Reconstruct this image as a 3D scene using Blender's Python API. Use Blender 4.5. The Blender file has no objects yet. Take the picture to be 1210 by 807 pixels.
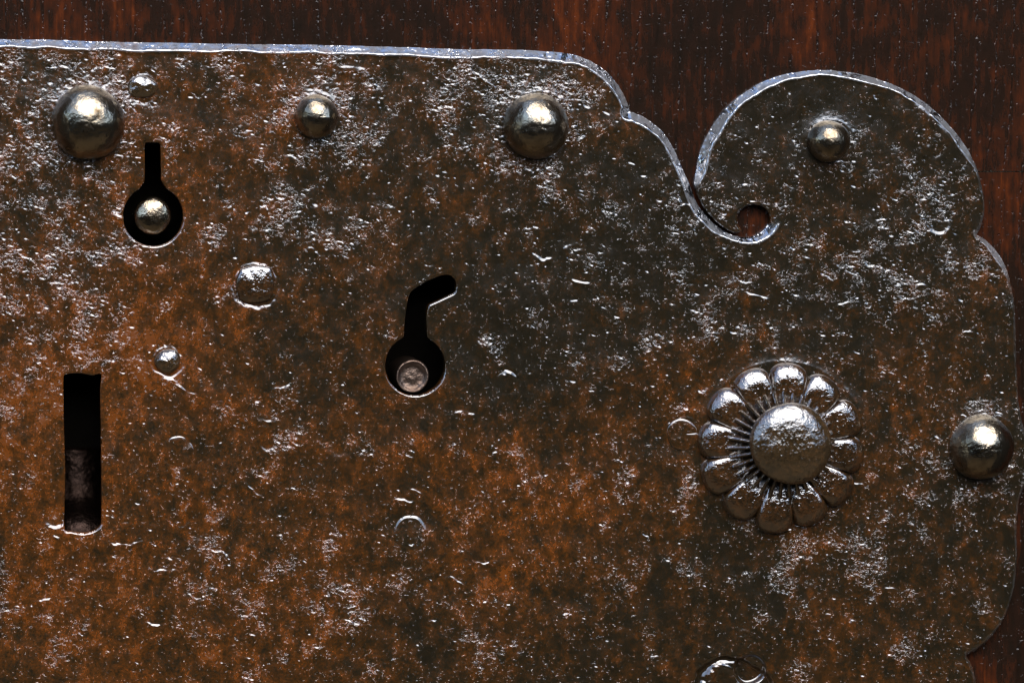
import bpy, bmesh, math, random
import numpy as np
from mathutils import Vector
random.seed(7)
rng = np.random.default_rng(11)
R = math.radians
scene = bpy.context.scene
C = scene.collection

# ------------------------------------------------------------------ measures
S = 0.0002            # 0.2 mm per unit of the drawing grid (1210 x 807 units in view)
CX, CY, ZC = 605.0, 403.5, 1.20
def P(x, y, h=0.0):
    """drawing grid (x right, y down, h out of the door face) -> world metres"""
    return Vector(((x - CX) * S, -h * S, ZC + (CY - y) * S))

# ------------------------------------------------------------------ camera
cam_d = bpy.data.cameras.new('camera'); cam = bpy.data.objects.new('camera', cam_d); C.objects.link(cam)
W = 1210 * S; DIST = 1.0
ox, oz = (-200 - CX) * S, (CY - 100) * S
cam.location = (ox, -DIST, ZC + oz)
cam.rotation_euler = (R(90), 0, 0)
cam_d.sensor_width = 36.0
cam_d.lens = 36.0 * DIST / W
cam_d.shift_x = -ox / W
cam_d.shift_y = -oz / W
cam_d.clip_start = 0.01; cam_d.clip_end = 500
cam_d.dof.use_dof = True
cam_d.dof.focus_distance = DIST - 0.0025
cam_d.dof.aperture_fstop = 4.5
scene.camera = cam

# ------------------------------------------------------------------ sky, sun, exposure
SUN_EL, SUN_ROT = R(45), R(172)        # veiled sun high in front of the door, a little to the right
world = bpy.data.worlds.new('World'); scene.world = world; world.use_nodes = True
nt = world.node_tree; bg = nt.nodes['Background']
sky = nt.nodes.new('ShaderNodeTexSky'); sky.sky_type = 'NISHITA'; sky.sun_disc = False
sky.sun_elevation = SUN_EL; sky.sun_rotation = SUN_ROT
sky.air_density = 1.0; sky.dust_density = 1.0; sky.ozone_density = 1.0
nt.links.new(sky.outputs[0], bg.inputs[0]); bg.inputs[1].default_value = 0.15
sl = bpy.data.lights.new('sun', 'SUN'); sl.energy = 1.5; sl.angle = R(58); sl.color = (1, .93, .84)
so = bpy.data.objects.new('sun', sl); C.objects.link(so)
# sky texture: rotation 0 puts the sun at +Y, positive turns it towards +X
sd = Vector((math.sin(SUN_ROT) * math.cos(SUN_EL), math.cos(SUN_ROT) * math.cos(SUN_EL), math.sin(SUN_EL)))
so.rotation_euler = sd.to_track_quat('Z', 'Y').to_euler(); so.location = sd * 20
scene.view_settings.view_transform = 'Standard'; scene.view_settings.look = 'None'
scene.view_settings.exposure = 1.1; scene.view_settings.gamma = 1.0
scene.view_settings.use_curve_mapping = False
scene.cycles.max_bounces = 6; scene.cycles.glossy_bounces = 4; scene.cycles.diffuse_bounces = 3
scene.cycles.sample_clamp_indirect = 4.0
scene.cycles.filter_width = 1.2
scene.cycles.use_denoising = True

# ------------------------------------------------------------------ material helpers
class M:
    def __init__(s, name):
        s.m = bpy.data.materials.new(name); s.m.use_nodes = True
        s.t = s.m.node_tree; s.b = s.t.nodes['Principled BSDF']
        s.co = s.n('ShaderNodeTexCoord')
    def n(s, t, **k):
        x = s.t.nodes.new(t)
        for a, v in k.items(): setattr(x, a, v)
        return x
    def l(s, a, b): s.t.links.new(a, b)
    def mapped(s, sc=(1, 1, 1), rot=(0, 0, 0)):
        m = s.n('ShaderNodeMapping'); m.inputs['Scale'].default_value = sc; m.inputs['Rotation'].default_value = rot
        s.l(s.co.outputs['Object'], m.inputs['Vector']); return m.outputs[0]
    def noise(s, scale, detail=3, rough=.55, vec=None, dist=0):
        x = s.n('ShaderNodeTexNoise'); x.inputs['Scale'].default_value = scale
        x.inputs['Detail'].default_value = detail; x.inputs['Roughness'].default_value = rough
        x.inputs['Distortion'].default_value = dist
        s.l(vec or s.co.outputs['Object'], x.inputs['Vector']); return x.outputs[0]
    def ramp(s, fac, stops):
        x = s.n('ShaderNodeValToRGB'); e = x.color_ramp.elements
        while len(e) < len(stops): e.new(0.5)
        for i, (p, c) in enumerate(stops):
            e[i].position = p; e[i].color = (c if len(c) == 4 else (*c, 1)) if hasattr(c, '__len__') else (c, c, c, 1)
        s.l(fac, x.inputs[0]); return x.outputs[0]
    def math(s, op, a, b=None, c=None, clamp=False):
        x = s.n('ShaderNodeMath', operation=op, use_clamp=clamp)
        for i, v in enumerate((a, b, c)):
            if v is None: continue
            if isinstance(v, (int, float)): x.inputs[i].default_value = v
            else: s.l(v, x.inputs[i])
        return x.outputs[0]
    def mix(s, fac, a, b, blend='MIX'):
        x = s.n('ShaderNodeMix', data_type='RGBA', blend_type=blend)
        for i, v in ((0, fac), (6, a), (7, b)):
            if isinstance(v, (int, float)): x.inputs[i].default_value = v
            elif isinstance(v, tuple): x.inputs[i].default_value = (*v, 1)
            else: s.l(v, x.inputs[i])
        return x.outputs[2]
    def bump(s, height, strength, dist, prev=None):
        x = s.n('ShaderNodeBump'); x.inputs['Distance'].default_value = dist
        if isinstance(strength, (int, float)): x.inputs['Strength'].default_value = strength
        else: s.l(strength, x.inputs['Strength'])
        s.l(height, x.inputs['Height'])
        if prev is not None: s.l(prev, x.inputs['Normal'])
        return x.outputs[0]
    def attr(s, name):
        x = s.n('ShaderNodeAttribute', attribute_name=name); return x.outputs['Fac']
    def set(s, **k):
        for a, v in k.items():
            i = s.b.inputs[a.replace('_', ' ')]
            if isinstance(v, (int, float)): i.default_value = v
            elif isinstance(v, tuple): i.default_value = (*v, 1)
            else: s.l(v, i)

# plate iron: rust film and old wax over dark iron
def plate_material():
    m = M('rusty waxed iron')
    rust = m.attr('rust'); dens = m.attr('dens')
    n1 = m.noise(330, 5, .68); n2 = m.noise(1500, 3, .65); n3 = m.noise(70, 3, .6); n4 = m.noise(700, 4, .6)
    f = m.math('MULTIPLY_ADD', m.math('SUBTRACT', n1, .5), .95, m.math('ADD', rust, .09))
    f = m.math('MULTIPLY_ADD', m.math('SUBTRACT', n2, .5), 1.1, f)
    f = m.math('MULTIPLY_ADD', m.math('SUBTRACT', n4, .5), .85, f)
    f = m.math('MULTIPLY_ADD', m.math('SUBTRACT', n3, .5), .35, f, clamp=True)
    col = m.ramp(f, [(0, (.012, .0095, .0050)), (.28, (.0185, .0122, .0052)), (.50, (.036, .0165, .0046)),
                     (.74, (.070, .0245, .0046)), (1.0, (.15, .042, .006))])
    grn = m.ramp(m.noise(110, 4, .65), [(.55, 0.0), (.7, 1.0)])
    col = m.mix(m.math('MULTIPLY', grn, .3), col, (.013, .012, .008))
    rough = m.math('MULTIPLY_ADD', dens, .05, m.ramp(n1, [(.3, .11), (.7, .20)]))
    edge = m.attr('edge')
    ed = m.math('MULTIPLY', edge, m.ramp(m.noise(420, 5, .7), [(.34, .25), (.52, 1.)]))
    col = m.mix(ed, col, (.50, .52, .56))
    gm = m.math('MULTIPLY_ADD', dens, .95, m.ramp(m.noise(330, 4, .68), [(.44, -.5), (.68, .42)]), clamp=False)
    gm = m.math('MINIMUM', gm, 1.0)
    g1 = m.math('MAXIMUM', m.math('SUBTRACT', m.noise(1500, 2, .55), m.math('MULTIPLY_ADD', gm, -.15, .70)), 0.0)
    g2 = m.math('MAXIMUM', m.math('SUBTRACT', m.noise(950, 2, .55, m.mapped((1, 1, 1.5), (0, R(20), 0))), m.math('MULTIPLY_ADD', gm, -.13, .71)), 0.0)
    b = m.bump(g1, 1.0, -.0010)
    b = m.bump(g2, 1.0, -.0015, b)
    b = m.bump(m.noise(1300, 2, .5), m.math('MULTIPLY_ADD', dens, .30, .08), .00025, b)
    m.set(Base_Color=col, Roughness=m.math('MULTIPLY', rough, m.math('MULTIPLY_ADD', edge, -.4, 1.0)), IOR=2.25, Metallic=ed, Normal=b)
    return m.m

def rivet_material(name='worn forged iron', base=(.40, .345, .26), dark=(.10, .066, .034), rough=.14, bs=.42):
    m = M(name)
    n1 = m.noise(240, 4, .6); n2 = m.noise(900, 3, .6)
    col = m.mix(m.ramp(n1, [(.42, 0.), (.72, 1.)]), base, dark)
    b = m.bump(m.noise(420, 3, .55), bs, .0006)
    b = m.bump(n2, bs * .8, .00028, b)
    b = m.bump(m.math('MAXIMUM', m.math('SUBTRACT', m.noise(1300, 2, .5), .62), 0.), bs * .5, -.0010, b)
    m.set(Base_Color=col, Metallic=1.0, Roughness=m.ramp(n1, [(.3, rough), (.75, rough + .17)]), Normal=b)
    return m.m

def waxed_iron(name, c1, c2, c3, ior, bs):
    """same waxed, rust-filmed iron as the plate, with a heavier polish"""
    m = M(name)
    n1 = m.noise(300, 5, .65); n2 = m.noise(1200, 3, .6)
    f = m.math('MULTIPLY_ADD', m.math('SUBTRACT', n2, .5), .9, n1)
    col = m.ramp(f, [(.35, c1), (.55, c2), (.8, c3)])
    b = m.bump(m.noise(420, 3, .55), bs, .0006)
    b = m.bump(m.noise(1000, 3, .6), bs, .00026, b)
    b = m.bump(m.math('MAXIMUM', m.math('SUBTRACT', m.noise(1000, 2, .5), .62), 0.), bs, -.0010, b)
    m.set(Base_Color=col, Roughness=m.ramp(n1, [(.3, .07), (.7, .13)]), IOR=ior, Normal=b)
    return m.m

def wood_material(name, redness):
    m = M(name)
    v = m.mapped((1, 1, .06)); grain = m.noise(900, 4, .6, m.mapped((1, 1, .035)))
    patch = m.noise(26, 4, .65, m.mapped((1, 1, .6))); fleck = m.noise(420, 4, .65, m.mapped((1, 1, .35)))
    f = m.math('MULTIPLY_ADD', m.math('SUBTRACT', grain, .5), .35, patch)
    f = m.math('MULTIPLY_ADD', m.math('SUBTRACT', fleck, .5), .7, f)
    f = m.math('ADD', f, redness, clamp=True)
    col = m.ramp(f, [(.30, (.010, .0066, .0042)), (.48, (.018, .0085, .0050)), (.61, (.044, .0125, .0050)), (.85, (.14, .030, .0065))])
    # open pores in vertical rows
    sep = m.n('ShaderNodeSeparateXYZ'); m.l(m.co.outputs['Object'], sep.inputs[0])
    wav = m.noise(14, 3, .5, m.mapped((1, 1, .5)))
    ph = m.math('MULTIPLY_ADD', wav, 26.0, m.math('MULTIPLY', sep.outputs[0], 1350.0))
    ph = m.math('MULTIPLY_ADD', m.noise(85, 2, .5, m.mapped((1, 1, .04))), 14.0, ph)
    rows = m.ramp(m.math('SINE', ph), [(.93, 0.), (.995, 1.)])
    dots = m.ramp(m.noise(1000, 2, .5, m.mapped((1, 1, .8))), [(.55, 0.), (.73, 1.)])
    clus = m.ramp(m.noise(110, 2, .5), [(.38, .0), (.52, 1.)])
    loose = m.ramp(m.noise(900, 2, .5), [(.66, 0.), (.80, 1.)])
    pore = m.math('SUBTRACT', 1.0, m.math('MAXIMUM', m.math('MULTIPLY', m.math('MULTIPLY', rows, dots), clus), loose))
    b = m.bump(grain, .12, .0003)
    b = m.bump(m.noise(600, 3, .6), .08, .0003, b)
    b = m.bump(pore, 1.0, .00024, b)
    col = m.mix(m.math('MULTIPLY', rows, .3), col, (.004, .003, .002))
    m.set(Base_Color=col, Roughness=.17, IOR=1.45, Normal=b)
    return m.m

def plain(name, c1, c2, scale, rough=.8, bump=.3, bd=.01):
    m = M(name)
    n = m.noise(scale, 6, .6)
    m.set(Base_Color=m.ramp(n, [(.3, c1), (.7, c2)]), Roughness=rough, Normal=m.bump(n, bump, bd))
    return m.m

MAT_PLATE = plate_material()
MAT_RIVET = rivet_material()
MAT_PETAL = waxed_iron('waxed rosette iron', (.020, .0115, .0050), (.040, .0190, .0065), (.075, .029, .008), 2.7, .5)
MAT_BOSS = waxed_iron('waxed boss iron', (.026, .0165, .0072), (.046, .027, .0110), (.075, .038, .013), 2.7, .56)
MAT_PIN = rivet_material('bright steel pin', (.46, .38, .27), (.2, .15, .10), .13, .4)
MAT_COPPER = rivet_material('brown worn pin', (.16, .115, .09), (.07, .042, .03), .34, .6)
MAT_INNER = plain('shade-black lock interior', (.002, .0015, .001), (.004, .003, .002), 60, .95)  # near-black colour stands in for the shade behind keyholes and slot
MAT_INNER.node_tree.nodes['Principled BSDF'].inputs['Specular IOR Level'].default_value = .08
MAT_BLOCK = rivet_material('brown inner iron', (.034, .022, .018), (.008, .005, .004), .36, .8)

# ------------------------------------------------------------------ object helpers
def link(name, me, mat, parent=None, smooth=True, **props):
    o = bpy.data.objects.new(name, me); C.objects.link(o)
    if mat and not me.materials: me.materials.append(mat)
    if parent: o.parent = parent
    if smooth: me.polygons.foreach_set('use_smooth', [True] * len(me.polygons))
    for k, v in props.items(): o[k] = v
    return o
def mesh_from(name, verts, faces):
    me = bpy.data.meshes.new(name); me.from_pydata([tuple(v) for v in verts], [], faces); me.update(); return me
def box_bm(bm, lo, hi):
    v = [bm.verts.new((x, y, z)) for x in (lo[0], hi[0]) for y in (lo[1], hi[1]) for z in (lo[2], hi[2])]
    for f in ((0, 1, 3, 2), (4, 6, 7, 5), (0, 4, 5, 1), (2, 3, 7, 6), (0, 2, 6, 4), (1, 5, 7, 3)):
        bm.faces.new([v[i] for i in f])
def bm_obj(name, bm, mat, parent=None, smooth=False, bevel=0, **props):
    bmesh.ops.recalc_face_normals(bm, faces=bm.faces)
    me = bpy.data.meshes.new(name); bm.to_mesh(me); bm.free()
    o = link(name, me, mat, parent, smooth, **props)
    if bevel:
        b = o.modifiers.new('bevel', 'BEVEL'); b.width = bevel; b.segments = 2
    return o

# ------------------------------------------------------------------ noise fields (unit = 1 grid unit, periodic)
N = 2048
fy = np.fft.fftfreq(N)[:, None]; fx = np.fft.rfftfreq(N)[None, :]
def field(sx, sy=None, rot=0.0, lo=None):
    """gaussian-filtered white noise, unit variance; sx, sy = blur along the (rotated) axes; lo = band-pass"""
    sy = sy or sx
    c, s = math.cos(rot), math.sin(rot)
    u = fx * c + fy * s; v = -fx * s + fy * c
    k = np.exp(-2 * math.pi ** 2 * ((u * sx) ** 2 + (v * sy) ** 2))
    if lo: k = k - np.exp(-2 * math.pi ** 2 * (fx ** 2 + fy ** 2) * lo ** 2) * k
    n = np.fft.irfft2(np.fft.rfft2(rng.standard_normal((N, N))) * k, s=(N, N))
    return ((n - n.mean()) / n.std()).astype(np.float32)
def samp(F, X, Y):
    x = np.mod(X, N); y = np.mod(Y, N)
    i = np.floor(x).astype(int); j = np.floor(y).astype(int); a = x - i; b = y - j
    i %= N; j %= N; i1 = (i + 1) % N; j1 = (j + 1) % N
    return (F[j, i] * (1 - a) + F[j, i1] * a) * (1 - b) + (F[j1, i] * (1 - a) + F[j1, i1] * a) * b
def sstep(a, b, x):
    t = np.clip((x - a) / (b - a), 0, 1); return t * t * (3 - 2 * t)

# ------------------------------------------------------------------ outlines
def spline(pts, n=6, closed=False):
    """Catmull-Rom through pts"""
    out = []; k = len(pts)
    for i in range(k if closed else k - 1):
        p = [pts[(i + j) % k] if closed else pts[min(max(i + j, 0), k - 1)] for j in (-1, 0, 1, 2)]
        for t in (q / n for q in range(n)):
            out.append(tuple(.5 * ((2 * p[1][a]) + (-p[0][a] + p[2][a]) * t + (2 * p[0][a] - 5 * p[1][a] + 4 * p[2][a] - p[3][a]) * t * t
                        + (-p[0][a] + 3 * p[1][a] - 3 * p[2][a] + p[3][a]) * t ** 3) for a in (0, 1)))
    if not closed: out.append(pts[-1])
    return out
XL, XR, YT, YB = -620.0, 1240.0, 30.0, 1330.0
outer = []
outer += spline([(XL, 42), (-300, 45), (0, 47), (60, 47.5), (120, 49.5), (200, 51), (300, 52.5), (400, 54), (470, 56), (540, 58.5), (600, 59),
                 (640, 61), (672, 64), (698, 73), (718, 87), (732, 105), (740, 121), (742.5, 130), (740.5, 133)])
outer += spline([(743, 132), (751, 134.5), (766, 142), (783, 157), (795, 176), (806, 201), (814, 219), (820.5, 236),
                 (831, 252), (844, 265.5), (861, 276.5), (878, 280), (894, 277), (905, 267), (907.5, 258), (904, 248), (896, 243), (888, 241.5), (878, 244.5), (871, 250.5), (868.5, 258), (870, 266), (874, 272.5)])
outer += spline([(870, 275), (860.3, 273.2), (846.2, 263.6), (833.4, 250.1), (823.6, 235), (818.4, 217)])
outer += spline([(820, 209), (825, 183), (833, 163), (845, 143), (862, 123), (886, 105), (914, 91.5), (945, 85), (975, 83.2), (1015, 88),
                 (1048, 98), (1080, 114), (1108, 136), (1132, 163), (1148, 191), (1157, 220), (1160, 248), (1156, 268), (1151, 277)])
outer += spline([(1152, 278), (1163, 284), (1175, 296), (1184, 311), (1190, 330), (1195, 358), (1197, 400), (1198, 440), (1201, 480), (1208, 512),
                 (1212, 540), (1209, 566), (1201, 590), (1198, 625), (1198, 665), (1193, 700), (1182, 730), (1165, 754), (1150, 766), (1139, 772)])
outer += spline([(1139, 774), (1147, 790), (1152, 830), (1150, 950), (1150, YB)])
outer = [(x + random.uniform(-.22, .22), y + random.uniform(-.42, .42)) for x, y in outer]
outer += [(XL, YB)]
# hand-cut wobble of the long top edge
kh1 = [(170.5, 200), (170, 172), (171.5, 168.5), (186, 168.5), (188.5, 171), (189, 190), (189.5, 213), (194, 221)]
kh1 += [(180 + 35.5 * math.cos(t), 255 + 35.5 * math.sin(t)) for t in np.linspace(R(-62), R(242), 46)] + [(170, 214)]
kh2 = spline([(503, 397), (502, 373), (504.5, 360)], 5)[:-1] + spline([(504.8, 359.5), (520, 352.5), (534, 346)], 4) \
    + spline([(536, 343.5), (537, 334), (533, 327), (527, 324.3), (516, 326.4), (498, 334.6), (484, 344.6), (479.5, 358), (476.5, 380), (475.5, 397)], 5)
kh2 += [(488.8 + 35.3 * math.cos(-t), 431 + 35.3 * math.sin(-t)) for t in np.linspace(R(110), R(430), 50)][1:-1]
slot = spline([(75, 500), (74.5, 470), (74.3, 448), (77, 441.5), (95, 440.5), (108, 443), (113, 441.5), (118.5, 441.5), (118.8, 448),
               (117.6, 460), (118.2, 500), (119, 560), (119, 610), (117.5, 620), (108, 626.5), (96, 628.5), (84, 626.5), (76, 624), (75.5, 600), (76.5, 560)], 4, True)
holes = [kh1, kh2, slot]

# ------------------------------------------------------------------ plate height field
sp = 1.12
def axis(lo, a, b, hi):
    mid = list(np.arange(a, b + sp, sp)); l, r = [], []
    x, d = mid[0], sp
    while x > lo: d *= 1.10; d = min(d, 14); x -= d; l.append(x)
    x, d = mid[-1], sp
    while x < hi: d *= 1.10; d = min(d, 14); x += d; r.append(x)
    return np.array(l[::-1] + mid + r)
gx = axis(XL, -12, 1222, XR); gy = axis(YT, 32, 820, YB)
gx = gx[gx < XR + 20]
X, Y = np.meshgrid(gx, gy); ny, nx = X.shape

def inside(poly, X0, Y0):
    ins = np.zeros(X0.shape, bool); k = len(poly)
    for i in range(k):
        x1, y1 = poly[i]; x2, y2 = poly[(i + 1) % k]
        if y1 == y2: continue
        rows = np.nonzero((gy >= min(y1, y2)) & (gy < max(y1, y2)))[0]
        if len(rows) == 0: continue
        xi = x1 + (gy[rows] - y1) / (y2 - y1) * (x2 - x1)
        ins[rows] ^= X0[rows] < xi[:, None]
    return ins
def distance(poly, reach=40):
    D = np.full(X.shape, 1e3); PX = X.copy(); PY = Y.copy(); k = len(poly)
    for i in range(k):
        x1, y1 = poly[i]; x2, y2 = poly[(i + 1) % k]
        i0, i1 = np.searchsorted(gx, [min(x1, x2) - reach, max(x1, x2) + reach])
        j0, j1 = np.searchsorted(gy, [min(y1, y2) - reach, max(y1, y2) + reach])
        if i0 >= i1 or j0 >= j1: continue
        sx, sy = X[j0:j1, i0:i1], Y[j0:j1, i0:i1]
        dx, dy = x2 - x1, y2 - y1; L = dx * dx + dy * dy
        if L < 1e-9: continue
        t = np.clip(((sx - x1) * dx + (sy - y1) * dy) / L, 0, 1)
        qx, qy = x1 + t * dx, y1 + t * dy; d = np.hypot(sx - qx, sy - qy)
        m = d < D[j0:j1, i0:i1]
        D[j0:j1, i0:i1][m] = d[m]; PX[j0:j1, i0:i1][m] = qx[m]; PY[j0:j1, i0:i1][m] = qy[m]
    return D, PX, PY
dO, ax_, ay_ = distance(outer); insO = inside(outer, X, Y)
dH, bx_, by_ = distance([p for p in kh1]); insH = inside(kh1, X, Y)
for h in holes[1:]:
    d, px_, py_ = distance(h); m = d < dH
    dH = np.where(m, d, dH); bx_ = np.where(m, px_, bx_); by_ = np.where(m, py_, by_)
    insH |= inside(h, X, Y)
# spacing-aware snap of the vertices nearest to an outline
spx = np.gradient(gx)[None, :]; spy = np.gradient(gy)[:, None]; tol = .56 * np.maximum(spx, spy)
snO = dO < tol; snH = dH < tol
VX = np.where(snO, ax_, np.where(snH, bx_, X)); VY = np.where(snO, ay_, np.where(snH, by_, Y))
solid = (insO & ~insH) | snO | snH
solid &= ~(snO & insH & ~snH) 
dO = np.where(snO, 0, dO); dH = np.where(snH, 0, dH)

# --- maps
def blob(cx, cy, rx, ry=None, p=2):
    ry = ry or rx
    return np.exp(-(((VX - cx) / rx) ** 2 + ((VY - cy) / ry) ** 2))
def ringm(cx, cy, r, w):
    return np.exp(-((np.hypot(VX - cx, VY - cy) - r) / w) ** 2)
low = samp(field(26), VX, VY); mid = samp(field(10), VX, VY); cl = samp(field(5.5), VX, VY)
big = samp(field(30, 22), VX, VY)
dens = .07 + .14 * big + .17 * mid + .15 * cl + .10 * np.abs(mid * cl)
dens += .75 * blob(45, 280, 90, 190) + .5 * blob(80, 85, 110, 40) + .8 * ringm(104, 145, 52, 22) + .55 * ringm(373, 138, 34, 12) \
    + .9 * blob(575, 130, 60, 60) + .6 * ringm(633, 149, 50, 18) + .45 * blob(450, 100, 70, 60) + .35 * blob(240, 190, 90, 90) \
    + .55 * blob(1045, 340, 110, 80) + .5 * blob(1080, 230, 60, 50) + .35 * blob(850, 350, 80, 60) + .6 * blob(985, 650, 80, 50) \
    + .35 * blob(1100, 600, 70, 90) + .55 * ringm(1163, 529, 50, 16) + .4 * ringm(979, 168, 34, 12) + .35 * blob(880, 210, 45, 40) + .3 * blob(700, 560, 40, 60) \
    + .3 * blob(300, 700, 160, 60) + .35 * blob(690, 95, 40, 25) - .35 * blob(560, 500, 90, 80) - .3 * blob(640, 620, 90, 60) - .35 * blob(200, 560, 120, 60) \
    - .4 * blob(740, 180, 50, 70) - .3 * blob(540, 390, 90, 60) - .3 * blob(940, 120, 80, 30) - .3 * blob(1160, 720, 50, 60) - .35 * blob(100, 520, 120, 60) \
    - .25 * blob(820, 730, 90, 60) - .35 * blob(350, 400, 90, 60)
cluster = sstep(-.35, 1.25, .62 * samp(field(7, 5), VX, VY) + .62 * samp(field(3.6, 2.8), VX, VY) + .35 * mid)
dens = np.clip((dens * .9) * (.42 + 1.05 * cluster) + .10 * (cluster - .45), 0.0, 1.0)
rust = .36 - .06 * sstep(250, 700, VX) + .07 * samp(field(45, 60), VX, VY) + .05 * mid + .05 * cl + .08 * samp(field(3.0, 5), VX, VY)
rust += .30 * blob(60, 420, 260, 340) + .22 * blob(250, 720, 260, 130) + .15 * blob(330, 230, 130, 200) + .18 * blob(1080, 420, 110, 60) + .25 * blob(950, 640, 50, 30) \
    + .4 * blob(583, 683, 15, 12) + .3 * blob(640, 590, 120, 90) + .22 * blob(820, 450, 60, 60) + .15 * blob(1130, 650, 60, 60) - .18 * blob(900, 130, 110, 70) \
    - .2 * blob(790, 300, 120, 90) - .14 * blob(600, 380, 120, 90) - .12 * blob(1150, 720, 60, 90) + .6 * blob(1055, 754, 6, 6) + .5 * blob(1047, 770, 4, 4)
rust = np.clip(rust, 0, 1)

# --- relief
h = .55 * low * .7 + .22 * mid
f1 = samp(field(1.8, 1.1, R(24)), VX, VY); f2 = samp(field(1.25, .9, R(14)), VX, VY)
f3 = samp(field(2.7, 1.5, R(18)), VX, VY); f4 = samp(field(1.2, .95), VX, VY)
pit = np.maximum(f1 - (2.25 - 1.75 * dens), 0); pit2 = np.maximum(f2 - (2.1 - 1.7 * dens), 0); pit3 = np.maximum(f3 - (2.2 - 1.45 * dens), 0)
h -= .60 * np.minimum(pit, 1.3) + .62 * np.minimum(pit2, 1.3) + .60 * np.minimum(pit3, 1.0)
h += .12 * dens * f4 + .26 * np.clip(dens - .2, 0, 1) * f2 + .16 * np.clip(dens - .4, 0, 1) * f1
# hammer scale lines: one-sided steps that catch the light
def scale_line(pts, amp=1.15, fall=7, wid=1.1):
    global h
    q = spline(pts, 5)
    q = [(x + random.uniform(-.9, .9), y + random.uniform(-1.15, 1.15)) for x, y in q]
    xs = [p[0] for p in q]; ys = [p[1] for p in q]
    i0, i1 = np.searchsorted(gx, [min(xs) - 16, max(xs) + 16]); j0, j1 = np.searchsorted(gy, [min(ys) - 16, max(ys) + 16])
    sx, sy = VX[j0:j1, i0:i1], VY[j0:j1, i0:i1]
    if sx.size == 0: return
    D = np.full(sx.shape, 1e3); T = np.zeros(sx.shape); sg = np.zeros(sx.shape)
    n = len(q) - 1
    for i in range(n):
        (x1, y1), (x2, y2) = q[i], q[i + 1]; dx, dy = x2 - x1, y2 - y1; L = dx * dx + dy * dy + 1e-9
        t = np.clip(((sx - x1) * dx + (sy - y1) * dy) / L, 0, 1); d = np.hypot(sx - x1 - t * dx, sy - y1 - t * dy)
        m = d < D; D[m] = d[m]; T[m] = ((i + t) / n)[m]; sg[m] = np.sign((sy - y1) * dx - (sx - x1) * dy)[m] * np.sign(dx if abs(dx) > .01 else 1)
    s = D * sg      # positive = below the line
    prof = amp * (np.clip(s / wid, -1, 1) * .5 + .5) * np.exp(-np.clip(s, 0, 99) / fall) * np.sin(np.clip(T, 0.02, .98) * math.pi) ** .5 * np.exp(-(np.clip(-s, 0, 99) / 3))
    prof = np.where(s > -wid, prof, 0) * np.clip(.65 + .45 * cl[j0:j1, i0:i1] + .3 * f3[j0:j1, i0:i1], .08, 1.3)
    h[j0:j1, i0:i1] += prof
for L in ([(190, 446), (203, 448), (213, 457), (225, 465), (240, 466)], [(356, 298), (365, 292), (372, 297), (379, 304)],
          [(441, 592), (452, 594), (470, 588), (482, 592), (492, 590), (501, 592)], [(470, 576), (480, 575), (497, 582)],
          [(478, 669), (488, 668), (497, 672), (503, 678), (512, 674)], [(518, 682), (531, 679), (541, 685), (548, 689)], [(547, 692), (557, 698)],
          [(125, 639), (137, 641), (150, 642), (167, 638)], [(176, 617), (190, 620), (205, 627), (213, 622), (222, 615)],
          [(130, 655), (137, 658), (143, 661)], [(182, 674), (190, 671), (208, 672)], [(46, 708), (60, 705)], [(172, 732), (181, 736), (196, 736)],
          [(565, 90), (578, 100), (590, 108)], [(415, 75), (430, 84), (436, 93)], [(400, 78), (412, 80)], [(283, 558), (293, 573), (305, 583), (325, 580)],
          [(531, 488), (545, 485), (561, 489)], [(556, 661), (567, 664), (575, 663), (588, 660)], [(290, 746), (301, 748)], [(282, 773), (295, 775)],
          [(630, 301), (642, 306), (652, 304)], [(672, 330), (700, 335)], [(793, 233), (803, 240), (800, 250)], [(880, 285 + 60), (905, 352)],
          [(300, 488), (312, 496), (322, 493)], [(316, 452), (330, 458), (342, 452)], [(340, 470), (352, 472)], [(1060, 330), (1075, 332), (1090, 337)],
          [(1128, 395), (1140, 390), (1150, 384)], [(590, 446), (598, 438), (606, 446)], [(795, 497), (806, 492), (818, 494)], [(655, 297), (668, 290)],
          [(880, 744), (892, 748), (906, 752)], [(868, 752), (880, 748)], [(70, 635), (60, 632)][::-1], [(405, 730), (425, 738)], [(130, 250), (155, 262)],
          [(20, 300), (40, 310)], [(930, 300), (960, 306)], [(985, 360), (1010, 352)], [(740, 560), (760, 566)], [(1030, 690), (1055, 694)]):
    scale_line(L)
dl = rng.uniform(0, 1, (3000, 5)); cnt = 0
for a, b_, c_, d_, e_ in dl:
    x0, y0 = a * 1200, 60 + b_ * 745
    j = min(np.searchsorted(gy, y0), ny - 1); i = min(np.searchsorted(gx, x0), nx - 1)
    if not solid[j, i] or dens[j, i] < .12 + c_ * .9: continue
    ln = 4 + 9 * d_ * d_; an = R(-14 + 42 * e_)
    p = [(x0 + ln * t * math.cos(an), y0 + ln * t * math.sin(an) + random.uniform(-2.2, 2.2)) for t in (-.5, -.17, .17, .5)]
    scale_line(p, amp=random.uniform(.35, .8), fall=4, wid=1.0); cnt += 1
    if cnt > 90: break
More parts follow.
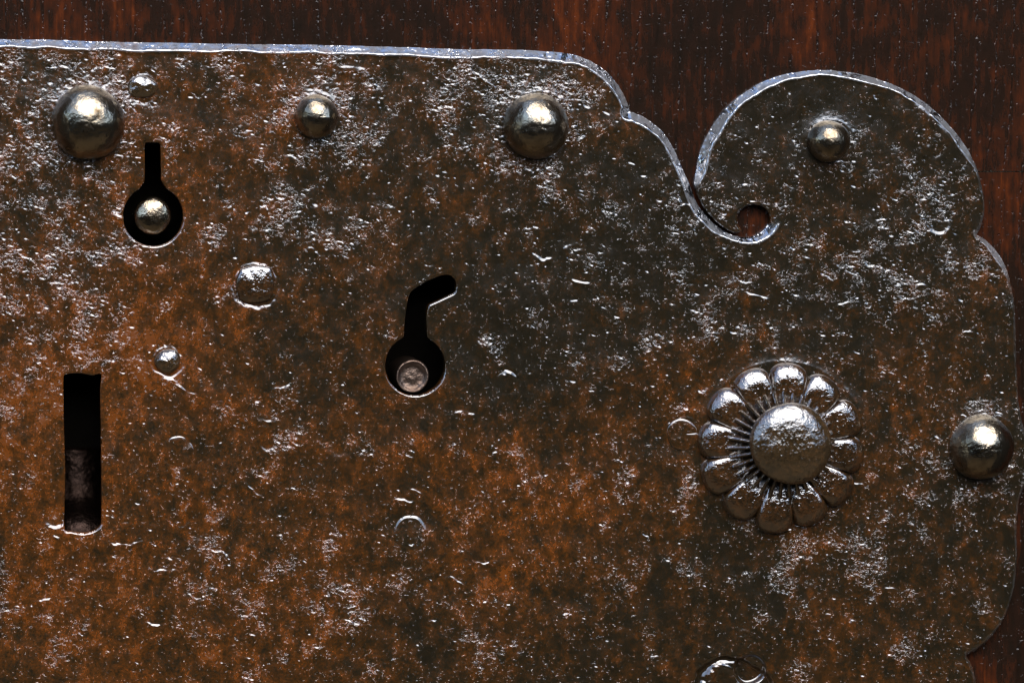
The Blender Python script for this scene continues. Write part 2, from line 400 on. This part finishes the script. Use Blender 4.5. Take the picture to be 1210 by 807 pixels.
# engraved circles of ground-down rivets, dents
def dent(cx, cy, r, depth, edge=2.2):
    global h
    d = np.hypot(VX - cx, VY - cy) + .9 * cl
    h -= depth * (1 - sstep(r - edge, r + edge, d))
def groove(cx, cy, r, depth, w=1.8):
    global h
    h -= depth * np.clip(.6 + .3 * mid, .25, 1.0) * np.exp(-((np.hypot(VX - cx, VY - cy) + .8 * cl + .6 * f3 - r) / w) ** 2)
groove(210, 531, 20, .35, 1.8); groove(804, 512, 21, .35, 1.8); dent(483, 627, 18, -1.3, 1.7)
dent(400, 520, 17, .7, 4); dent(1105, 260, 15, 1.2, 3); groove(597, 450, 14, .8); dent(65, 610, 12, 1.2, 3); dent(318, 520, 12, .8)
groove(197, 425, 18, 1.0, 2.2); groove(300, 334, 27, 1.3, 2.3); groove(167, 103, 18, .9, 3)
# iron pushed up round the big studs
for cx, cy, r in ((104, 147, 44), (373, 138, 27), (633, 149, 40), (979, 168, 26), (1163, 529, 40), (921, 526, 100)):
    h += 1.5 * np.exp(-np.clip(np.hypot(VX - cx, VY - cy) - r, 0, 99) / 9)
# hollow at the lower edge with a deeper hole in it
dd = np.hypot((VX - 862) * .98, VY - 816) + 1.6 * cl + 1.5 * mid + .8 * f3
h -= 8 * (1 - sstep(39, 47, dd)); h -= 5.6 * (1 - sstep(14, 20, np.hypot(VX - 884, VY - 789) + .5 * cl))
h += (2.6 + 1.0 * mid + .6 * f3) * np.exp(-((np.hypot(VX - 862, VY - 816) + 1.5 * cl - 31) / 6) ** 2) * (VY < 812) * sstep(880, 862, VX)

# --- edges: hand-filed chamfer
T0 = 14.0                                     # plate thickness
wn = samp(field(9), VX, VY); wn2 = samp(field(3.2), VX, VY)
cw = 9.2 + .7 * wn - 2.2 * np.exp(-((VX - 1030) / 130) ** 2) * (VY < 250)
right = sstep(1125, 1155, VX) * (1 - .85 * blob(1172, 297, 20, 26)); right = np.clip(np.maximum(right, sstep(680, 730, VY) * sstep(1080, 1110, VX)), 0, 1)
U = [(812, 200), (817, 217), (822, 235.6), (832.2, 251), (845, 264.6), (860.6, 274.8), (872, 277.5), (889, 266), (930, 263), (930, 205), (812, 205)]
inU = inside(U, X, Y) * sstep(203, 226, VY)
band = blob(860, 280, 45, 22)
cw = cw * (1 - .72 * right); cw = cw - 2.6 * band; cw = np.where(inU > 0, cw * (1 - inU) + 2.4 * inU, cw)
cw = np.maximum(cw, 1.8)
t = np.clip(dO / cw, 0, 1)
ch = np.where(t < .78, t / .78 * .80, .80 + .20 * np.sin(np.clip((t - .78) / .22, 0, 1) * math.pi / 2))
drop = 9.6 * np.clip(cw / 10, .18, 1.05)
flat = sstep(.75, 1.6, dO / cw)
lip = .5 * np.exp(-((dO - cw * 1.02) / 1.6) ** 2)
hz = h * np.clip(flat, .0, 1) + (1 - ch) * -drop + (1 - flat) * (.22 * wn2 + .13 * f2 + .16 * samp(field(1.6, 1.1, R(-20)), VX, VY)) + lip * np.clip(cw / 8, 0, 1)
tH = np.clip(dH / 2.4, 0, 1)
hz = hz - 1.7 * (1 - np.sqrt(1 - (1 - tH) ** 2)) 
Hp = T0 + hz
edge_m = (1 - sstep(1.0, 1.2, dO / cw)) * (1 - .95 * right) * (1 - inU) * np.clip(.85 + .25 * wn2, .35, 1)  # bright metal left off right-facing edges, imitating their darker reflection
PLATE_H = T0

vx, vy, vh = VX.ravel(), VY.ravel(), Hp.ravel()
# wavy top edge
s = solid
q = [s[:-1, :-1], s[:-1, 1:], s[1:, 1:], s[1:, :-1]]
idx = np.arange(ny * nx).reshape(ny, nx)
I = [idx[:-1, :-1], idx[:-1, 1:], idx[1:, 1:], idx[1:, :-1]]
onb = (snO | snH); bd = [onb[:-1, :-1], onb[:-1, 1:], onb[1:, 1:], onb[1:, :-1]]
n4 = sum(a.astype(int) for a in q)
# a cell whose corners all sit on an outline may bridge a gap: test its centre
cxm = .25 * (X[:-1, :-1] + X[:-1, 1:] + X[1:, 1:] + X[1:, :-1])
allb = bd[0] & bd[1] & bd[2] & bd[3]
cin = (insO & ~insH); anyin = cin[:-1, :-1] | cin[:-1, 1:] | cin[1:, 1:] | cin[1:, :-1]
full = (n4 == 4) & (~allb | anyin)
quads = np.stack([a[full] for a in (I[0], I[3], I[2], I[1])], 1)
tris = []
for k in range(4):
    m = (n4 == 3) & ~q[k]
    o3 = [I[(k + 3) % 4][m], I[(k + 2) % 4][m], I[(k + 1) % 4][m]]
    tris.append(np.stack(o3, 1))
tris = np.concatenate(tris)
# boundary edges -> skirt
def edges(F):
    k = F.shape[1]; return np.concatenate([np.stack([F[:, i], F[:, (i + 1) % k]], 1) for i in range(k)])
E = np.concatenate([edges(quads), edges(tris)])
key = E[:, 0].astype(np.int64) * (ny * nx) + E[:, 1]; rkey = E[:, 1].astype(np.int64) * (ny * nx) + E[:, 0]
be = E[~np.isin(key, rkey)]
used = np.unique(np.concatenate([quads.ravel(), tris.ravel()]))
remap = np.full(ny * nx, -1); remap[used] = np.arange(len(used)); nb = len(used)
bv = np.unique(be); bm1 = np.full(ny * nx, -1); bm1[bv] = np.arange(len(bv)); k = len(bv)
co = np.concatenate([np.stack([vx[used], vy[used], vh[used]], 1), np.stack([vx[bv], vy[bv], vh[bv]], 1), np.stack([vx[bv], vy[bv], np.full(k, -1.0)], 1)])
wco = np.stack([(co[:, 0] - CX) * S, -co[:, 2] * S, ZC + (CY - co[:, 1]) * S], 1).astype(np.float32)
sk = np.stack([nb + bm1[be[:, 1]], nb + bm1[be[:, 0]], nb + k + bm1[be[:, 0]], nb + k + bm1[be[:, 1]]], 1)
Q = np.concatenate([remap[quads], sk]); Tt = remap[tris]
me = bpy.data.meshes.new('plate_face')
me.vertices.add(len(wco)); me.vertices.foreach_set('co', wco.ravel())
nl = Q.size + Tt.size; npol = len(Q) + len(Tt)
me.loops.add(nl); me.loops.foreach_set('vertex_index', np.concatenate([Q.ravel(), Tt.ravel()]).astype(np.int32))
me.polygons.add(npol)
st = np.concatenate([np.arange(len(Q)) * 4, len(Q) * 4 + np.arange(len(Tt)) * 3]).astype(np.int32)
me.polygons.foreach_set('loop_start', st)
me.update(calc_edges=True); me.validate()
for nm, A in (('rust', rust), ('dens', dens), ('edge', edge_m)):
    a = me.attributes.new(nm, 'FLOAT', 'POINT'); fl = A.ravel()
    a.data.foreach_set('value', np.concatenate([fl[used], fl[bv], fl[bv]]).astype(np.float32))

def height_at(x, y):
    j = min(np.searchsorted(gy, y), ny - 1); i = min(np.searchsorted(gx, x), nx - 1); return float(Hp[j, i])

# ------------------------------------------------------------------ the lock plate and its parts
lock = bpy.data.objects.new('lock_plate', None); C.objects.link(lock); lock.empty_display_size = .05
lock['label'] = 'rusty iron lock plate with scrolled edge, studs, keyholes and rosette, nailed to the wooden door'
lock['category'] = 'lock plate'
plate = link('plate_face', me, MAT_PLATE, lock, True)
if plate.data.polygons[0].normal.y > 0: plate.data.flip_normals()

def lathe(name, cx, cy, prof, mat, parent, seg=72, wob=0.0, squash=(1, 1), rot=0, seed=0, attrs=None, square=0, **props):
    """prof: list of (r, h) from the outer base to the centre"""
    r_ = random.Random(seed); ph = [r_.uniform(0, 6.28) for _ in range(6)]
    V, F = [], []
    def wobv(a, r, hh):
        return wob * (math.sin(2 * a + ph[0]) * .5 + math.sin(3 * a + ph[1] + hh * .09) * .35 + math.sin(5 * a + ph[2] + r * .12) * .22)
    for k, (r, hh) in enumerate(prof[:-1]):
        for i in range(seg):
            a = 2 * math.pi * i / seg
            sqf = 1 + square * (1 / max(abs(math.cos(a)), abs(math.sin(a))) - 1)
            rr = r * sqf + wobv(a, r, hh) * min(1, r / 12)
            x, y = rr * math.cos(a) * squash[0], rr * math.sin(a) * squash[1]
            x, y = x * math.cos(rot) - y * math.sin(rot), x * math.sin(rot) + y * math.cos(rot)
            V.append(P(cx + x, cy + y, hh + .35 * wobv(a * 1.3 + 1, r * 2, hh) * min(1, hh / 12) * min(1, r / 10)))
    V.append(P(cx, cy, prof[-1][1])); c = len(V) - 1; n = len(prof) - 1
    for k in range(n - 1):
        for i in range(seg):
            j = (i + 1) % seg
            F.append((k * seg + i, (k + 1) * seg + i, (k + 1) * seg + j, k * seg + j))
    for i in range(seg): F.append(((n - 1) * seg + i, c, (n - 1) * seg + (i + 1) % seg))
    m_ = mesh_from(name, V, F)
    bmx = bmesh.new(); bmx.from_mesh(m_); bmesh.ops.recalc_face_normals(bmx, faces=bmx.faces)
    # open shells: make them face the room
    if sum((f.normal.y * f.calc_area() for f in bmx.faces)) > 0: bmesh.ops.reverse_faces(bmx, faces=bmx.faces)
    bmx.to_mesh(m_); bmx.free()
    if attrs:
        for nm, v in attrs.items():
            a = m_.attributes.new(nm, 'FLOAT', 'POINT'); a.data.foreach_set('value', [v] * len(m_.vertices))
    return link(name, m_, mat, parent, True, **props)
def dome(R0, H, base, n=26, foot=3, p=2.0):
    pr = [(R0 * .97, base - 4), (R0, base + foot * .4)]
    for i in range(n + 1):
        a = math.pi / 2 * i / n
        pr.append((R0 * math.cos(a) ** (2 / p), base + foot + H * math.sin(a) ** (2 / p)))
    return pr
def stud(cx, cy, r, H, seed, label, w=1.0, **k):
    return lathe('stud', cx, cy, dome(r, H, PLATE_H, **{a: b for a, b in k.items() if a in ('p', 'foot')}), MAT_RIVET, lock, wob=w, seed=seed,
                 squash=k.get('squash', (1, 1)), label=label)
stud(103, 145, 43, 36, 1, 'largest domed iron stud, near the top left corner', 1.4, squash=(1, 1.04))
stud(372, 138, 26, 24, 2, 'small smooth domed stud under the middle of the top edge', .6)
stud(630, 149, 38.5, 35, 3, 'large domed stud near the end of the straight top edge', 1.0, squash=(1, 1.03))
stud(975, 167, 25, 24, 4, 'smallest domed stud, inside the round scroll', .6)
stud(1155, 527, 38, 34, 5, 'domed stud by the right edge of the plate', 1.6, squash=(1, 1.0))
lathe('rivet', 167, 103, dome(16, 6, PLATE_H - 1, foot=.6), MAT_BOSS, lock, wob=1.6, seed=8, squash=(1.05, .85), label='small flattened rivet right of the largest stud')
lathe('rivet', 300, 335, dome(22.5, 7, PLATE_H - 1, foot=.8, p=3.0), MAT_PETAL, lock,
      wob=1.4, seed=9, square=.35, label='squarish hammered rivet right of the straight keyhole')
lathe('rivet', 197, 426, dome(15.5, 8, PLATE_H - 1, foot=.6), MAT_BOSS, lock, wob=1.6, seed=10, squash=(1, .93), label='small rounded rivet between keyhole and slot')
for cx, cy, r, sd_ in ((210, 531, 18.5, 21), (804, 512, 19, 22)):
    lathe('flush_rivet', cx, cy, [(r, PLATE_H - 3.5), (r, PLATE_H - .4), (r - 1.2, PLATE_H + .5), (r - 3.2, PLATE_H + .9), (r * .6, PLATE_H + .95), (r * .3, PLATE_H + .85), (0, PLATE_H + .9)],
          MAT_PLATE, lock, wob=1.2, seed=sd_, attrs={'rust': .45, 'dens': .15},
          label='ground-flat rivet head ' + ('right of the slot' if cx < 500 else 'left of the rosette'))

# rosette
ros = lathe('rosette', 919, 527, [(88, PLATE_H - 3), (88, PLATE_H + 1.5), (70, PLATE_H + 6), (40, PLATE_H + 9), (0, PLATE_H + 9)], MAT_PETAL, lock, wob=0,
            label='twelve-petalled iron rosette round a raised boss')
def petal(ang, seed):
    r_ = random.Random(seed); nu, nv = 26, 26; V, F = [], []
    a0 = R(ang); hw = R(15.0); rin, rout = 36, 101 + r_.uniform(-2.5, 2.5)
    up = 1 + r_.uniform(-.08, .08)
    for j in range(nv + 1):
        v = j / nv
        for i in range(nu + 1):
            u = -1 + 2 * i / nu
            edge = math.sqrt(max(0, 1 - abs(u) ** 2.3))
            ro = rout * (.845 + .155 * edge)
            r = rin + (ro - rin) * (v ** .85)
            a = a0 + u * hw * 1.0
            e = max(0, min(1, (ro - r) / 22)); end = math.sqrt(max(0, 1 - (1 - e) ** 2))
            cross = math.sqrt(max(0, 1 - (abs(u) * .995) ** 6))
            crest = 13.5 + 1.0 * math.sin(v * 2.6) - 2.5 * max(0, 1 - max(0, r - 38) / 25)
            hh = PLATE_H + 1.0 + up * (crest * (.70 + .30 * cross)) * end
            if j == nv: hh = PLATE_H - 2.0
            V.append(P(919 + r * math.cos(a), 527 - r * math.sin(a), hh))
    for j in range(nv):
        for i in range(nu):
            k0 = j * (nu + 1) + i
            F.append((k0, k0 + 1, k0 + nu + 2, k0 + nu + 1))
    m_ = mesh_from('petal', V, F)
    if sum(p.normal.y * p.area for p in m_.polygons) > 0: m_.flip_normals()
    return link('petal', m_, MAT_PETAL, ros)
for i in range(12): petal(84 - 30 * i, 40 + i)
BX, BY = 923, 520
prof = [(37, 20), (38, 36), (43, 41), (47, 45), (48, 49)]
for i in range(1, 25):
    a = math.pi / 2 * i / 24
    prof.append((48 * math.cos(a) ** (2 / 2.35), 49 + 17 * math.sin(a) ** (2 / 2.2)))
lathe('boss', BX, BY, prof, MAT_BOSS, ros, seg=84, wob=1.0, seed=31, label='round pitted boss in the middle of the rosette')
nt_ = 34
for i in range(nt_):
    a = 2 * math.pi * (i + .3) / nt_; V = []
    ca, sa = math.cos(a), math.sin(a)
    jr = random.uniform(-1.5, 1.5)
    for r, hw, hb, ht in ((38, 2.2, 12, 44), (63 + jr, 2.8, 12, 31)):
        for sgn, hh, wf in ((-1, hb, 1), (1, hb, 1), (1, ht - 2, .8), (0, ht, 0), (-1, ht - 2, .8)):
            x = BX - 6 + r * ca + sgn * hw * wf * -sa; y = BY + 3 - (r * sa + sgn * hw * wf * ca); V.append(P(x, y, hh))
    F = [(0, 1, 2, 3, 4), (5, 9, 8, 7, 6), (0, 5, 6, 1), (1, 6, 7, 2), (2, 7, 8, 3), (3, 8, 9, 4), (4, 9, 5, 0)]
    m_ = mesh_from('collar_tooth', V, F)
    bmx = bmesh.new(); bmx.from_mesh(m_); bmesh.ops.recalc_face_normals(bmx, faces=bmx.faces); bmx.to_mesh(m_); bmx.free()
    link('collar_tooth', m_, MAT_BOSS, ros, False)

# pins inside the keyholes, seated on the lock case behind the plate
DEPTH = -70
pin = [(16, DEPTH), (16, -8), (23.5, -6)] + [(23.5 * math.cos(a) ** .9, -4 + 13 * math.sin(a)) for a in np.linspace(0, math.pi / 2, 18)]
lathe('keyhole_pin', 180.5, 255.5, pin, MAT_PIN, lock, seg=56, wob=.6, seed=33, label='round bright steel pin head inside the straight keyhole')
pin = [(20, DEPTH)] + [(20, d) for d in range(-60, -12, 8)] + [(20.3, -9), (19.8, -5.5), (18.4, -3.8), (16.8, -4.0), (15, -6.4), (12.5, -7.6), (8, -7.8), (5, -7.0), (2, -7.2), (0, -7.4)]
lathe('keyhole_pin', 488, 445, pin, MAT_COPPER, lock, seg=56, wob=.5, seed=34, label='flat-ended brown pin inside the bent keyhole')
bm = bmesh.new()
def prism(bm, xz, y0, y1):
    """xz: drawing-grid polygon; y0, y1 heights"""
    a = [bm.verts.new(P(x, y, y0)) for x, y in xz]; b = [bm.verts.new(P(x, y, y1)) for x, y in xz]
    bm.faces.new(a); bm.faces.new(b)
    for i in range(len(a)):
        j = (i + 1) % len(a); bm.faces.new((a[i], a[j], b[j], b[i]))
def ramp_block(x0, x1, prof):   # prof: (y, h)
    bm = bmesh.new(); a = [bm.verts.new(P(x0, y, hh)) for y, hh in prof]; b = [bm.verts.new(P(x1, y, hh)) for y, hh in prof]
    bm.faces.new(a); bm.faces.new(b)
    for i in range(len(a)):
        j = (i + 1) % len(a); bm.faces.new((a[i], a[j], b[j], b[i]))
    return bm
bm_obj('bolt_end', ramp_block(62, 130, [(534, DEPTH), (540, -69), (572, -68), (588, -64), (598, -55), (605, -40), (610, -26), (616, -15), (624, -8), (645, -3), (645, DEPTH)]),
       MAT_BLOCK, lock, smooth=True, label='worn brown iron end at the bottom of the tall slot')
# lock case: lining of the pocket behind the plate
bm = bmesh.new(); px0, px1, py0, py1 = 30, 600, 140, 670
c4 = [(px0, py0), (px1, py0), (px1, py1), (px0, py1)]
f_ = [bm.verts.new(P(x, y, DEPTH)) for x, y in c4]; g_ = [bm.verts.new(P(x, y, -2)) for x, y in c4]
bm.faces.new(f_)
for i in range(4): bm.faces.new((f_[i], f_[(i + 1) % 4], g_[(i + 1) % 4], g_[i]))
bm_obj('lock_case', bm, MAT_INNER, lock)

# ------------------------------------------------------------------ the door
door = bpy.data.objects.new('wooden_door', None); C.objects.link(door)
door['label'] = 'dark red-brown wooden door with open vertical grain behind the iron plate'; door['category'] = 'door'
XL_, XR_ = -3300, 2900; YT_, YB_ = -5400, 6380; BACK = -260
YS = 203
def slab(name, poly, mat):
    bm = bmesh.new(); prism(bm, poly, BACK, 0); return bm_obj(name, bm, mat, door)
slab('rail', [(XL_, YT_), (XR_, YT_), (XR_, YS - .6), (1100, YS - .6), (1100, 330), (px1 + 2, 330), (px1 + 2, py0 - 2), (px0 - 2, py0 - 2), (px0 - 2, YS - 1), (XL_, YS - 1)], wood_material('dark oak upper', .0))
slab('panel', [(XL_, YB_), (XR_, YB_), (XR_, YS + .6), (1101.2, YS + .6), (1101.2, 331.2), (px1 + 2, 331.2), (px1 + 2, py1 + 2), (px0 - 2, py1 + 2), (px0 - 2, YS + 1), (XL_, YS + 1)], wood_material('dark oak lower', .03))

# ------------------------------------------------------------------ surroundings the polished studs mirror, plus added sky-blocking jambs
def box_obj(name, lo, hi, mat, **props):
    bm = bmesh.new(); box_bm(bm, lo, hi); return bm_obj(name, bm, mat, None, **props)
MAT_GROUND = plain('tan gravel ground', (.065, .043, .017), (.105, .070, .030), 9, .9, .5, .02)
MAT_WALL = plain('plastered stone', (.20, .17, .12), (.28, .24, .18), 3, .85)
bm = bmesh.new(); v = [bm.verts.new(p) for p in ((-60, -60, 0), (60, -60, 0), (60, 60, 0), (-60, 60, 0))]; bm.faces.new(v)
bm_obj('ground', bm, MAT_GROUND, None, kind='structure')
x0, x1 = P(XL_, 0).x - .004, P(XR_, 0).x + .004; zt = P(0, YT_).z + .004
bm = bmesh.new()
box_bm(bm, (-5, .0, 0), (x0, .5, 4.2)); box_bm(bm, (x1, .0, 0), (5, .5, 4.2)); box_bm(bm, (x0, .0, zt), (x1, .5, 4.2))
bm_obj('house_wall', bm, MAT_WALL, None, kind='structure')
bm = bmesh.new(); box_bm(bm, (x0 - .25, -.30, 0), (x0 - .003, -.002, zt + .05)); box_bm(bm, (x1 + .003, -.30, 0), (x1 + .25, -.002, zt + .05))
bm_obj('sky_blocking_jambs', bm, plain('added dark jamb', (.03, .025, .018), (.06, .05, .036), 12, .9), None, kind='structure')  # unseen jambs, added dark to keep side sky off the plate's chamfers
MAT_HEDGE = plain('dark opposite wall', (.010, .008, .005), (.018, .015, .010), 5, .95)
box_obj('opposite_wall', (-6, -3.4, 0), (6, -3.0, 1.95), MAT_HEDGE, kind='structure')
